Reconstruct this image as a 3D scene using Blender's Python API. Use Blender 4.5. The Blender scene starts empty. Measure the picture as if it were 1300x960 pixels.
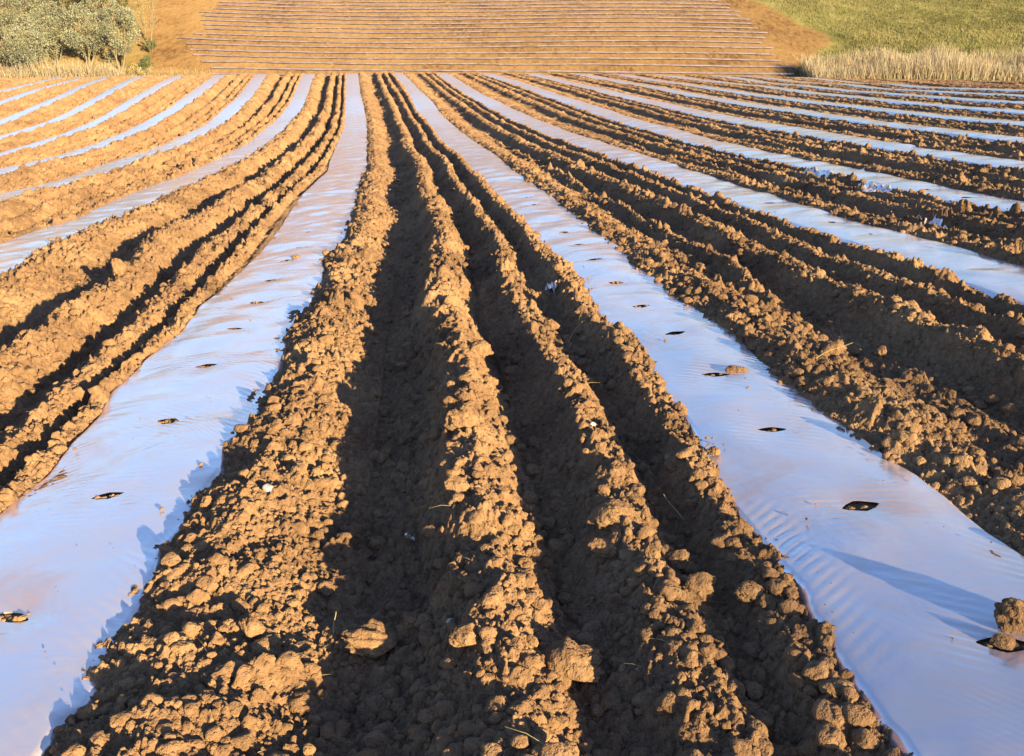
import bpy, math, random
import numpy as np
rad = math.radians
random.seed(7); RNG = np.random.default_rng(7)
scn = bpy.context.scene
COL = scn.collection

# ------------------------------------------------------------------ camera model
F = 1250.0; CX, CY = 650.0, 435.0; HZ = 111.0       # measured focal length and horizon of the near field
TH = math.atan((CY - HZ) / F); CT, ST = math.cos(TH), math.sin(TH)
S = 2.1                                              # distance between plastic rows
EYE = 0.559 * S * CT

def ray(px, py):
    a, b = (px - CX) / F, (py - CY) / F
    return np.array([a, CT - b * ST, -ST - b * CT])

def sstep(a, b, x):
    t = np.clip((np.asarray(x, float) - a) / (b - a), 0, 1)
    return t * t * (3 - 2 * t)

# ------------------------------------------------------------------ the land
_tab = np.array([(94, 58), (107, 68), (120, 79), (140, 93), (160, 111), (180, 134), (200, 162), (230, 214), (260, 266.5)], float)
_zc = S * F / _tab[:, 1]
_Y = _zc * CT - (_tab[:, 0] - CY) * _zc * ST / F
_R = EYE - (_tab[:, 0] - HZ) * _zc * CT / F
_o = np.argsort(_Y)
_RY = np.concatenate([[-30, 0, 5], _Y[_o], [_Y.max() + 2.5, _Y.max() + 6, _Y.max() + 12, 75, 400]])
_RR = np.concatenate([[0, 0, 0], _R[_o], [_R.max() + .08, _R.max() - .25, _R.max() - 1.4, -2.4, -3]])
_YY = np.linspace(-30, 120, 3001)
_RS = np.interp(_YY, _RY, _RR)
_k = np.hanning(61); _k /= _k.sum()
_RS = np.convolve(np.pad(_RS, 30, mode='edge'), _k, 'valid')
CREST = _Y.max() + 1.2

def land(X, Y):
    """smooth height of the field without rows"""
    X = np.asarray(X, float); Y = np.asarray(Y, float)
    r = np.interp(Y, _YY, _RS)
    t = 0.08 * (1 - sstep(16, 46, Y))
    x = X + 0.064 * Y
    x = 26 * np.tanh(x / 26)
    return r + t * x - 0.0009 * sstep(30, 48, Y) * np.minimum(np.abs(x), 30) ** 2

def hill(X, Y):
    X = np.asarray(X, float); Y = np.asarray(Y, float)
    q = (Y - 100.0)
    s = 0.354 * (np.logaddexp(0, (q + 1.5) / 1.5) * 1.5 - 1.5)      # foot of the slope, rounded
    s = s - .0012 * np.clip(q, 0, 45) ** 2
    s = np.where(s > 22, 22 + 16 * np.tanh((s - 22) / 16), s)
    return EYE + s - 0.4 * sstep(97, 85, Y) - 1.5 * sstep(90, 70, Y) + 0.25 * np.sin(X * .09) * sstep(100, 115, Y)

def px_to_land(px, py):
    d = ray(px, py)
    t = np.concatenate([np.linspace(1, 12, 1200), np.linspace(12.01, 62, 2500)])
    z = EYE + d[2] * t - land(d[0] * t, d[1] * t)
    i = np.argmax(z < 0)
    if z[i] >= 0: return None
    return d[0] * t[i], d[1] * t[i]

def px_to_hill(px, py):
    d = ray(px, py)
    t = np.linspace(85, 260, 4000)
    z = EYE + d[2] * t - hill(d[0] * t, d[1] * t)
    i = np.argmax(z < 0)
    return d[0] * t[i], d[1] * t[i], float(hill(d[0] * t[i], d[1] * t[i]))

# ------------------------------------------------------------------ course of the plastic rows (centre lines)
ROWS = {
 0: [(447,94),(448,120),(450,140),(452,160),(447,180),(443,200),(440,218),(415,253),(403,280),(386,307),(364,333),(346,360),(320,392),(291,423),(266,462),(240,500),(215,540),(170,597),(118,650)],
 1: [(505,94),(527,120),(542,140),(561,160),(581,180),(608,200),(627,218),(669,253),(701,280),(731,307),(762,333),(791,360),(823,392),(863,423),(897,462),(932,500),(975,540),(1026,597),(1084,650)],
 -1: [(393,95),(386,110),(379,130),(369,144),(352,160),(339,172),(319,188),(300,199),(276,210),(256,220),(225,233),(175,253),(127,275),(80,290),(38,305),(0,319)],
 -2: [(333,95),(321,110),(314,120),(304,130),(292,140),(282,150),(270,160),(248,171),(226,182),(196,194),(157,206),(143,212),(108,225),(50,240),(0,250)],
 -3: [(278,95),(266,106),(240,126),(220,140),(192,156),(160,172),(124,186),(86,198),(40,209),(0,218)],
 -4: [(226,98),(204,108),(180,122),(160,134),(140,147),(120,157),(90,170),(60,180),(30,189),(0,198)],
 -5: [(174,99),(148,112),(124,126),(100,140),(70,154),(40,164),(0,176)],
 -6: [(135,99),(110,108),(80,123),(56,133),(30,145),(0,158)],
 -7: [(92,103),(60,111),(36,118),(16,126),(0,132)],
 -8: [(52,105),(30,111),(0,118)],
 2: [(564,95),(582,108),(600,120),(624,131),(648,144),(676,156),(704,168),(736,178),(780,192),(820,205),(867,221),(917,238),(959,252),(1000,266),(1047,281),(1100,297),(1155,313),(1200,326),(1240,340),(1300,363)],
 3: [(622,95),(650,103),(676,112),(700,121),(730,130),(760,140),(780,148),(810,157),(840,165),(870,174),(900,183),(940,192),(970,198),(1000,204),(1034,210),(1067,217),(1100,224),(1150,236),(1184,243),(1234,253),(1284,262)],
 4: [(684,96),(710,102),(740,109),(780,119),(820,128),(860,137),(900,146),(940,154),(980,161),(1020,167),(1080,177),(1120,184),(1160,190),(1200,196),(1240,202),(1300,212)],
 5: [(745,96),(780,102),(820,109),(860,117),(900,124),(940,131),(990,138),(1030,144),(1080,151),(1120,157),(1160,162),(1200,167),(1240,172),(1300,180)],
 6: [(800,97),(860,106),(900,112),(940,118),(980,123),(1040,131),(1080,135),(1120,140),(1160,145),(1200,150),(1240,155),(1290,161)],
 7: [(860,98),(920,105),(960,109),(1000,114),(1040,119),(1100,125),(1160,132),(1220,138),(1300,147)],
 8: [(950,101),(1040,112),(1100,117.5),(1160,123.5),(1210,128),(1300,136)],
 9: [(985,101),(1040,106),(1100,111),(1160,117),(1200,121),(1240,124),(1300,129)],
 10: [(1080,104.5),(1160,111),(1240,117.5),(1300,122)],
}
YG = np.linspace(0.0, 56, 1401)
ROWX = {}
def _course(k):
    pts = [p for p in (px_to_land(*q) for q in ROWS[k]) if p is not None]
    pts = np.array(sorted(pts, key=lambda p: p[1]))
    keep = [0]
    for i in range(1, len(pts)):
        if pts[i, 1] > pts[keep[-1], 1] + .05: keep.append(i)
    pts = pts[keep]
    x = np.interp(YG, pts[:, 1], pts[:, 0])
    return x, pts[0, 1], pts[-1, 1], pts
def _fill(k, nb):
    x, a, b, pts = _course(k)
    if nb is None:
        s0 = (pts[3, 0] - pts[0, 0]) / (pts[3, 1] - pts[0, 1]); x = np.where(YG < a, pts[0, 0] + (YG - a) * s0, x)
        s1 = (pts[-1, 0] - pts[-3, 0]) / (pts[-1, 1] - pts[-3, 1]); x = np.where(YG > b, pts[-1, 0] + (YG - b) * s1, x)
    else:
        g = x - ROWX[nb]
        ga = np.interp(a, YG, g); gb = np.interp(b, YG, g); sg = 1 if k > 0 else -1
        w = np.clip((a - YG) / 4, 0, 1)
        ga = ga * (1 - w) + sg * S * 1.03 * w
        x = np.where(YG < a, ROWX[nb] + ga, x); x = np.where(YG > b, ROWX[nb] + gb, x)
    kk = np.hanning(33) if nb is not None else np.hanning(13)
    kk /= kk.sum(); n = len(kk) // 2
    xp = np.pad(x, n, mode='reflect', reflect_type='odd')
    xs = np.convolve(xp, kk, 'valid')
    if nb is None: w = sstep(3, 9, YG); xs = x * (1 - w) * .5 + xs * (1 - (1 - w) * .5)
    if nb is not None:                               # rows never touch
        sg = 1 if k > 0 else -1
        xs = ROWX[nb] + sg * np.maximum(sg * (xs - ROWX[nb]), 1.15)
    ROWX[k] = xs
_fill(0, None); _fill(1, None)
for k in range(2, 11): _fill(k, k - 1)
for k in range(-1, -9, -1): _fill(k, k + 1)
for k in (11, 12, 13, 14, 15, 16): ROWX[k] = ROWX[k - 1] + S
for k in range(-9, -17, -1): ROWX[k] = ROWX[k + 1] - S
KS = np.array(sorted(ROWX))
ROWM = np.array([ROWX[k] for k in KS])               # rows x YG

def row_x(k, Y): return np.interp(Y, YG, ROWX[k])
def rows_at(Y): 
    i = np.clip(np.asarray(Y) / (YG[1] - YG[0]), 0, len(YG) - 1.001)
    i0 = i.astype(int); f = i - i0
    return ROWM[:, i0] * (1 - f) + ROWM[:, i0 + 1] * f

# film edges in parts of the row distance, from the photograph for the two near strips
def _edge(pts, k):
    out = []
    for q in pts:
        p = px_to_land(*q)
        if p is None: continue
        g = (row_x(1, p[1]) - row_x(0, p[1])) 
        out.append((p[1], (p[0] - row_x(k, p[1])) / g))
    out.sort(); return np.array(out)
EDG = {
 (0, -1): _edge([(440,95),(438,120),(438,140),(438,160),(430,180),(422,200),(417,218),(407,227),(380,253),(363,280),(343,307),(320,333),(290,360),(258,387),(235,418),(215,431),(181,465),(146,496),(131,524),(97,561),(67,599),(37,621),(0,655)], 0),
 (0, 1): _edge([(454,94),(457,120),(462,140),(465,160),(465,180),(464,200),(463,218),(456,227),(451,253),(443,280),(433,307),(428,316),(404,330),(408,343),(400,367),(388,387),(380,400),(358,423),(360,438),(350,462),(335,500),(321,524),(307,548),(276,565),(272,595),(247,625),(225,670),(195,700),(178,752),(154,790),(127,831),(112,869)], 0),
 (1, -1): _edge([(499,94),(514,110),(523,126),(529,140),(548,160),(562,180),(588,200),(601,218),(615,227),(636,253),(666,280),(690,307),(721,333),(746,360),(755,380),(770,400),(775,411),(808,423),(827,446),(842,485),(858,504),(885,535),(896,558),(927,621),(955,655),(996,705),(1034,745),(1040,771),(1075,827),(1107,869)], 1),
 (1, 1): _edge([(511,94),(523,105),(534,116),(549,130),(562,148),(582,166),(598,178),(616,190),(638,206),(650,218),(686,240),(720,267),(753,293),(790,320),(816,347),(846,367),(877,392),(923,423),(960,461),(992,485),(1031,515),(1061,538),(1090,561),(1150,599),(1195,632),(1240,670),(1300,707)], 1),
}

# ------------------------------------------------------------------ noise in numpy
def hsh(ix, iy, s):
    n = (ix.astype(np.int64) * 374761393 + iy.astype(np.int64) * 668265263 + s * 974634777) & 0xFFFFFFFF
    n = ((n ^ (n >> 13)) * 1274126177) & 0xFFFFFFFF
    n = n ^ (n >> 16)
    n = (n * 2246822519) & 0xFFFFFFFF
    return ((n ^ (n >> 15)) & 0xFFFFFF) / float(0x1000000)
def vnoise(x, y, s):
    ix = np.floor(x); iy = np.floor(y); fx = x - ix; fy = y - iy
    fx = fx * fx * (3 - 2 * fx); fy = fy * fy * (3 - 2 * fy)
    ix = ix.astype(np.int64); iy = iy.astype(np.int64)
    a = hsh(ix, iy, s); b = hsh(ix + 1, iy, s); c = hsh(ix, iy + 1, s); d = hsh(ix + 1, iy + 1, s)
    return (a * (1 - fx) + b * fx) * (1 - fy) + (c * (1 - fx) + d * fx) * fy - .5
def fbm(x, y, s, o=3):
    v = 0; a = 1
    for i in range(o): v = v + a * vnoise(x * 2 ** i, y * 2 ** i, s + i * 17); a *= .5
    return v
def domes(X, Y, c, s, dens=1.0, rmin=.3, rmax=.72, warp=.25):
    """height of a layer of rounded lumps one cell c wide, each lump a dome with its own squash"""
    x = X / c + warp * vnoise(X / c * 1.7, Y / c * 1.7, s + 91); y = Y / c + warp * vnoise(X / c * 1.7 + 40, Y / c * 1.7, s + 92)
    ix = np.floor(x).astype(np.int64); iy = np.floor(y).astype(np.int64)
    out = np.zeros_like(x)
    for dx in (-1, 0, 1):
        for dy in (-1, 0, 1):
            jx = ix + dx; jy = iy + dy
            h1 = hsh(jx, jy, s); h2 = hsh(jx, jy, s + 1); h3 = hsh(jx, jy, s + 2); h4 = hsh(jx, jy, s + 3)
            r = (rmin + (rmax - rmin) * h3 ** 1.6) * (h4 < dens)
            ex = x - (jx + h1); ey = y - (jy + h2)
            e = 1 + .5 * (h4 / max(dens, .01) - .5)
            d2 = ex * ex * e + ey * ey / e + (.35 * (h1 - .5)) * ex * ey
            v = np.sqrt(np.maximum(r * r - d2, 0)) * (.75 + .5 * h2)
            v = np.maximum(0, np.minimum(v, r * (.30 + .5 * h1) + ex * (2.2 * h2 - 1.1) + ey * (2.2 * h3 - 1.3)))
            out = np.maximum(out, v)
    return out * c

# cross profile between two strips, u from 0 to 1, height in metres over the film level
PU = np.array([0, .10, .135, .17, .22, .28, .345, .395, .46, .505, .55, .59, .63, .67, .715, .75, .78, .81, .842, .865, .884, .896, 1.0])
PH = np.array([-.004, -.004, -.004, .035, .055, .01, -.068, -.092, -.06, .05, .075, .015, -.085, -.045, .045, .025, -.05, -.045, .045, .04, .022, -.003, -.004])
def edge_of(k, side, Y):
    e = .125 + .018 * vnoise(Y * .9, Y * 0 + k * 7.3 + side, 5) + .02 * vnoise(Y * 2.7, Y * 0 + k * 3.3 + side, 6)
    if (k, side) in EDG:
        t = EDG[(k, side)]; e = np.where(Y < t[0, 0] - .1, e, np.abs(np.interp(Y, t[:, 0], t[:, 1])))
    return e
EDGE_TAB = {}
for k in KS:
    for sd in (-1, 1): EDGE_TAB[(k, sd)] = edge_of(k, sd, YG)
EM = {sd: np.array([EDGE_TAB[(k, sd)] for k in KS]) for sd in (-1, 1)}

def field(X, Y, detail=True, lumps=True):
    """full height of the ploughed soil"""
    shape = X.shape; X = X.ravel(); Y = Y.ravel()
    Yc = np.clip(Y, 0, YG[-1] - .05)
    fi = Yc / (YG[1] - YG[0]); i0 = fi.astype(int); f = fi - i0
    R = ROWM[:, i0] * (1 - f) + ROWM[:, i0 + 1] * f
    idx = np.clip((R <= X).sum(0) - 1, 0, len(KS) - 2)
    ar = np.arange(len(X))
    xl = R[idx, ar]; xr = R[idx + 1, ar]; gap = xr - xl
    u = (X - xl) / gap
    k = KS[idx]
    el = EM[1][idx, i0] * (1 - f) + EM[1][idx, i0 + 1] * f
    er = EM[-1][idx + 1, i0] * (1 - f) + EM[-1][idx + 1, i0 + 1] * f
    # ridges wander a little
    wob = .042 * vnoise(Y * .55, k * 5.1 + u * 2.5, 31) + .022 * vnoise(Y * 1.9, k * 3.7 + u * 4, 32)
    uu = u + wob * sstep(.14, .3, u) * sstep(.9, .75, u)
    # squeeze so that the film edge stands where it was measured
    uu = np.where(uu < .3, np.interp(np.minimum(uu, .3), [0, 1e-3, .299, .3], [0, 1e-3, .299, .3]), uu)
    lft = np.where(u < .34, np.clip(u / el, 0, None) * .135, 0)
    a = np.where(u < el, u / el * .135, .135 + (u - el) * (.36 - .135) / np.maximum(.36 - el, .05))
    b = np.where(1 - u < er, 1 - (1 - u) / er * .105, 1 - (.105 + ((1 - u) - er) * (.24 - .105) / np.maximum(.24 - er, .05)))
    uu = np.where(u < .36, a + (uu - u) * .6, np.where(u > .76, b + (uu - u) * .6, uu))
    amp = (1 + .7 * vnoise(Y * .8, k * 9.1 + np.round(u * 4), 41)) * (.45 + .55 * sstep(1.7, 3.2, Y))
    # break the first furrow into a low extra ridge on the right hand rows
    h = np.interp(uu, PU, PH)
    extra = np.where((k >= 1), .15 * np.exp(-((uu - .36) / .028) ** 2) * np.clip(.6 + 1.5 * vnoise(Y * .9, k * 1.0, 55), 0, 1), 0)
    h = np.where(h > 0, h * amp * np.where(k >= 2, 1 - .45 * sstep(8, 24, Y), 1), h * (1 + .5 * (amp - 1))) + extra * sstep(26, 12, Y)
    h = h * (gap / S) ** .5 * np.where(k >= 1, .85 - .15 * sstep(4, 9, Y), np.where(k < 0, np.where(h > 0, 1.15 - .4 * sstep(8, 16, Y), 1.2 + .5 * sstep(8, 16, Y)), 1))
    onfilm = sstep(0, 1, np.clip((np.minimum(u / el, (1 - u) / er) - .86) / .16, 0, 1))   # 0 under the film, 1 in the soil
    onfilm = np.where((u < el * .86) | (1 - u < er * .86), 0, onfilm)
    out = land(X, Y) + h
    if detail:
        crest = sstep(-.06, .03, h) * sstep(-.002, .05, np.minimum(u - el, 1 - u - er) * gap + .03)
        nr = sstep(1.8, 6, Y)
        d1 = domes(X, Y, .115, 101, .38, .2, .6, .6) * (.8 + .45 * nr - .5 * sstep(9, 20, Y) * sstep(-2, 2, X))
        d2 = domes(X + 3, Y + 1, .046, 201, .62, .2, .62, .5) * (.9 + .45 * nr + .4 * sstep(2, -2, X) * nr)
        d3 = domes(X, Y + 7, .024, 301, .8, .25, .66, .4)
        d4 = domes(X, Y, .013, 401, .85, .3, .7, .3)
        rough = .95 + .15 * crest
        lump = np.maximum(d1 * .75 * (.75 + .25 * crest) * (.4 + 1.2 * (vnoise(X * 1.3, Y * 1.3, 61) + .5)), d2 * rough * .95)
        lump = lump * (1 + .5 * vnoise(X / .013, Y / .013, 63))
        d5 = domes(X + 1, Y + 4, .18, 181, .7, .2, .6, .5) * sstep(7, 20, Y) * (.35 + .65 * crest) * np.where(k < 0, .8, .32)
        lump = np.maximum(lump, d5)
        lump = np.maximum(lump, d3 * 1.25) + d4 * .9 + .5 * domes(X, Y, .009, 455, .9) * (Y < 5) + (.018 + .016 * crest) * fbm(X / .11, Y / .11, 71, 4) + .006 * fbm(X / .012, Y / .012, 72, 2)
        far = 1 + np.where(k < 0, .35, -.1) * sstep(6, 18, Y) * sstep(45, 25, Y)
        out = out + (lump * far - .026) * (.12 + .88 * onfilm) + (.03 + .02 * sstep(4, 2, Y)) * fbm(X / .45, Y / .45, 81, 2) * onfilm
    return out.reshape(shape)

# ------------------------------------------------------------------ mesh helpers
def new_obj(name, verts, faces, mats, parent=None, smooth=True, mat_idx=None, loc=None):
    me = bpy.data.meshes.new(name)
    verts = np.asarray(verts, np.float32)
    if isinstance(faces, np.ndarray):
        nf, nv = faces.shape
        me.vertices.add(len(verts)); me.vertices.foreach_set('co', verts.ravel())
        me.loops.add(nf * nv); me.loops.foreach_set('vertex_index', faces.ravel().astype(np.int32))
        me.polygons.add(nf)
        me.polygons.foreach_set('loop_start', np.arange(0, nf * nv, nv, dtype=np.int32))
    else:
        me.from_pydata([tuple(v) for v in verts.tolist()], [], faces)
    if not isinstance(mats, (list, tuple)): mats = [mats]
    for m in mats: me.materials.append(m)
    if mat_idx is not None: me.polygons.foreach_set('material_index', np.asarray(mat_idx, np.int32))
    me.polygons.foreach_set('use_smooth', np.full(len(me.polygons), smooth))
    me.update(calc_edges=True); me.validate()
    o = bpy.data.objects.new(name, me); COL.objects.link(o)
    if parent: o.parent = parent
    if loc is not None: o.location = loc
    return o
def grid_faces(ny, nx):
    i = np.arange(ny * nx).reshape(ny, nx)
    return np.stack([i[:-1, :-1].ravel(), i[:-1, 1:].ravel(), i[1:, 1:].ravel(), i[1:, :-1].ravel()], 1)
def tag(o, label=None, cat=None, group=None, kind=None):
    if label: o['label'] = label
    if cat: o['category'] = cat
    if group: o['group'] = group
    if kind: o['kind'] = kind
    return o
def empty(name, loc):
    o = bpy.data.objects.new(name, None); COL.objects.link(o); o.location = loc; o.empty_display_size = .2
    return o
def color_attr(o, cols):
    """cols: one rgb per vertex, the thing's own colour"""
    a = o.data.color_attributes.new('tint', 'FLOAT_COLOR', 'POINT')
    c = np.ones((len(o.data.vertices), 4), np.float32); c[:, :3] = cols
    a.data.foreach_set('color', c.ravel())

# ------------------------------------------------------------------ materials
def mat(name):
    m = bpy.data.materials.new(name); m.use_nodes = True
    nt = m.node_tree; b = nt.nodes['Principled BSDF']
    return m, nt, b, (lambda t, **kw: _n(nt, t, **kw)), nt.links.new
def _n(nt, t, **kw):
    n = nt.nodes.new(t)
    for k, v in kw.items():
        if k.startswith('i_'): n.inputs[k[2:].replace('_', ' ')].default_value = v
        else: setattr(n, k, v)
    return n
def ramp(N, L, src, stops):
    r = N('ShaderNodeValToRGB'); el = r.color_ramp.elements
    while len(el) < len(stops): el.new(.5)
    for e, (p, c) in zip(el, stops): e.position = p; e.color = (*c, 1)
    L(src, r.inputs['Fac']); return r.outputs['Color']

def soil_material(name, c0, c1, c2, sc=1.0, bump=.35):
    m, nt, b, N, L = mat(name)
    tc = N('ShaderNodeTexCoord')
    n1 = N('ShaderNodeTexNoise', i_Scale=1.3 * sc, i_Detail=6.0, i_Roughness=.6); L(tc.outputs['Object'], n1.inputs['Vector'])
    n2 = N('ShaderNodeTexNoise', i_Scale=38.0 * sc, i_Detail=4.0, i_Roughness=.7); L(tc.outputs['Object'], n2.inputs['Vector'])
    mx = N('ShaderNodeMix', data_type='FLOAT'); mx.inputs[0].default_value = .45
    L(n1.outputs['Fac'], mx.inputs[2]); L(n2.outputs['Fac'], mx.inputs[3])
    col = ramp(N, L, mx.outputs[0], [(.36, c0), (.5, c1), (.66, c2)])
    L(col, b.inputs['Base Color'])
    b.inputs['Roughness'].default_value = .95; b.inputs['Specular IOR Level'].default_value = .12; b.inputs['Diffuse Roughness'].default_value = 1.0
    n3 = N('ShaderNodeTexNoise', i_Scale=160.0 * sc, i_Detail=3.0, i_Roughness=.65); L(tc.outputs['Object'], n3.inputs['Vector'])
    n4 = N('ShaderNodeTexNoise', i_Scale=55.0 * sc, i_Detail=3.0, i_Roughness=.65); L(tc.outputs['Object'], n4.inputs['Vector'])
    b1 = N('ShaderNodeBump', i_Strength=bump, i_Distance=.004 / sc); L(n3.outputs['Fac'], b1.inputs['Height'])
    b2 = N('ShaderNodeBump', i_Strength=bump * 1.6, i_Distance=.012 / sc); L(n4.outputs['Fac'], b2.inputs['Height'])
    L(b1.outputs['Normal'], b2.inputs['Normal']); L(b2.outputs['Normal'], b.inputs['Normal'])
    return m
SOIL = soil_material('ploughed_soil', (.10, .056, .039), (.195, .108, .069), (.30, .180, .115), bump=.9)
HSOIL = None

def film_material(name, seed=0.0, metal=.52):
    m, nt, b, N, L = mat(name)
    at = N('ShaderNodeAttribute', attribute_name='UVMap') if False else N('ShaderNodeUVMap', uv_map='strip')
    mp = N('ShaderNodeMapping'); mp.inputs['Location'].default_value = (seed, seed * 1.7, 0); L(at.outputs['UV'], mp.inputs['Vector'])
    # thin soil dust on the film and cloudy thickness
    n1 = N('ShaderNodeTexNoise', i_Scale=2.6, i_Detail=6.0, i_Roughness=.62, i_Distortion=.9); L(mp.outputs['Vector'], n1.inputs['Vector'])
    col = ramp(N, L, n1.outputs['Fac'], FILMC)
    L(col, b.inputs['Base Color'])
    n2 = N('ShaderNodeTexNoise', i_Scale=5.0, i_Detail=4.0, i_Roughness=.6, i_Distortion=1.2); L(mp.outputs['Vector'], n2.inputs['Vector'])
    mr = N('ShaderNodeMapRange'); mr.inputs['To Min'].default_value = .07; mr.inputs['To Max'].default_value = .30; L(n2.outputs['Fac'], mr.inputs['Value'])
    L(mr.outputs['Result'], b.inputs['Roughness'])
    b.inputs['Metallic'].default_value = metal
    b.inputs['Specular IOR Level'].default_value = .8
    # creases: long soft folds across, fine taut ripples in patches
    m2 = N('ShaderNodeMapping'); m2.inputs['Scale'].default_value = (1.5, 2.2, 1); m2.inputs['Rotation'].default_value = (0, 0, .5); L(mp.outputs['Vector'], m2.inputs['Vector'])
    f1 = N('ShaderNodeTexNoise', i_Scale=1.6, i_Detail=5.0, i_Roughness=.55, i_Distortion=1.5); L(m2.outputs['Vector'], f1.inputs['Vector'])
    m3 = N('ShaderNodeMapping'); m3.inputs['Rotation'].default_value = (0, 0, -.6); L(mp.outputs['Vector'], m3.inputs['Vector'])
    wv = N('ShaderNodeTexWave', i_Scale=17.0, i_Distortion=1.6, i_Detail=1.5); wv.inputs['Detail Scale'].default_value = .7; L(m3.outputs['Vector'], wv.inputs['Vector'])
    pm = N('ShaderNodeTexNoise', i_Scale=2.3, i_Detail=2.0); L(mp.outputs['Vector'], pm.inputs['Vector'])
    pr = N('ShaderNodeMapRange'); pr.inputs['From Min'].default_value = .57; pr.inputs['From Max'].default_value = .7; L(pm.outputs['Fac'], pr.inputs['Value'])
    mu = N('ShaderNodeMath', operation='MULTIPLY'); L(wv.outputs['Fac'], mu.inputs[0]); L(pr.outputs['Result'], mu.inputs[1])
    b1 = N('ShaderNodeBump', i_Strength=.3, i_Distance=.02); L(f1.outputs['Fac'], b1.inputs['Height'])
    b2 = N('ShaderNodeBump', i_Strength=.22, i_Distance=.002); L(mu.outputs[0], b2.inputs['Height'])
    L(b1.outputs['Normal'], b2.inputs['Normal']); L(b2.outputs['Normal'], b.inputs['Normal'])
    return m
FILMC = [(.32, (.74, .48, .45)), (.44, (.72, .57, .62)), (.58, (.66, .58, .70)), (.72, (.74, .53, .53))]
FILM = film_material('clear_mulch_film')
FILMC = [(.30, (.18, .11, .11)), (.45, (.23, .16, .18)), (.62, (.29, .22, .26)), (.8, (.20, .13, .14))]
FARFILM = film_material('far_mulch_film', 3.0, .2)

def tint_material(name, rough=.8, spec=.2, trans=0.0, noise=0):
    m, nt, b, N, L = mat(name)
    a = N('ShaderNodeAttribute', attribute_name='tint')
    L(a.outputs['Color'], b.inputs['Base Color'])
    b.inputs['Roughness'].default_value = rough; b.inputs['Specular IOR Level'].default_value = spec
    if trans:
        out = nt.nodes['Material Output']
        tr = N('ShaderNodeBsdfTranslucent'); L(a.outputs['Color'], tr.inputs['Color'])
        ms = N('ShaderNodeMixShader'); ms.inputs[0].default_value = trans
        L(b.outputs[0], ms.inputs[1]); L(tr.outputs[0], ms.inputs[2]); L(ms.outputs[0], out.inputs['Surface'])
    return m
LEAF = tint_material('leaves', .6, .3, .25)
STRAW = tint_material('dry_reed_blades', .7, .25, .2)
def plain(name, c, rough=.8, spec=.3, sc=20, var=.25):
    m, nt, b, N, L = mat(name)
    tc = N('ShaderNodeTexCoord'); n = N('ShaderNodeTexNoise', i_Scale=float(sc), i_Detail=4.0); L(tc.outputs['Object'], n.inputs['Vector'])
    col = ramp(N, L, n.outputs['Fac'], [(.3, tuple(x * (1 - var) for x in c)), (.7, tuple(min(1, x * (1 + var)) for x in c))])
    L(col, b.inputs['Base Color']); b.inputs['Roughness'].default_value = rough; b.inputs['Specular IOR Level'].default_value = spec
    bm = N('ShaderNodeBump', i_Strength=.4, i_Distance=.005); L(n.outputs['Fac'], bm.inputs['Height']); L(bm.outputs['Normal'], b.inputs['Normal'])
    return m
BARK = plain('bark', (.16, .12, .09), sc=30)
STONE = plain('pale_stone', (.30, .27, .30), .6, .4, 60)
STRAWM = plain('straw', (.30, .22, .12), .7, .3, 80)

# ------------------------------------------------------------------ ploughed field sheet
def build_field():
    ys = [-0.1]
    y = 0.9
    ys = list(np.linspace(-70, -15, 12)) + list(np.linspace(-14, .85, 40))
    while y < 52:
        ys.append(y)
        y += min(max(.0017 * (y / 1.8) ** 2, .0036), .034)
    ys += list(np.linspace(52.4, 64, 30))
    ys = np.array(ys)
    sc = np.linspace(-1, 1, 1360)
    zc = np.maximum(ys, .9) * CT + EYE * ST
    half = .56 * zc + .75
    X = sc[None, :] * half[:, None]
    ex = np.array([.03, .08, .15, .25, .4, .6, .8, 1.0])
    Lx = -half[:, None] - ex[None, ::-1] * (75 - half[:, None]); Rx = half[:, None] + ex[None, :] * (75 - half[:, None])
    X = np.concatenate([Lx, X, Rx], 1)
    Y = np.repeat(ys[:, None], X.shape[1], 1)
    # jitter so that no straight grid shows
    Z = np.empty_like(X)
    for i in range(0, len(ys), 120):
        Z[i:i + 120] = field(X[i:i + 120], Y[i:i + 120])
    o = new_obj('ploughed_field', np.stack([X, Y, Z], -1).reshape(-1, 3), grid_faces(*X.shape), SOIL)
    tag(o, kind='structure')
    print('field verts', X.size, 'rows', len(ys))
build_field()

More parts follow.
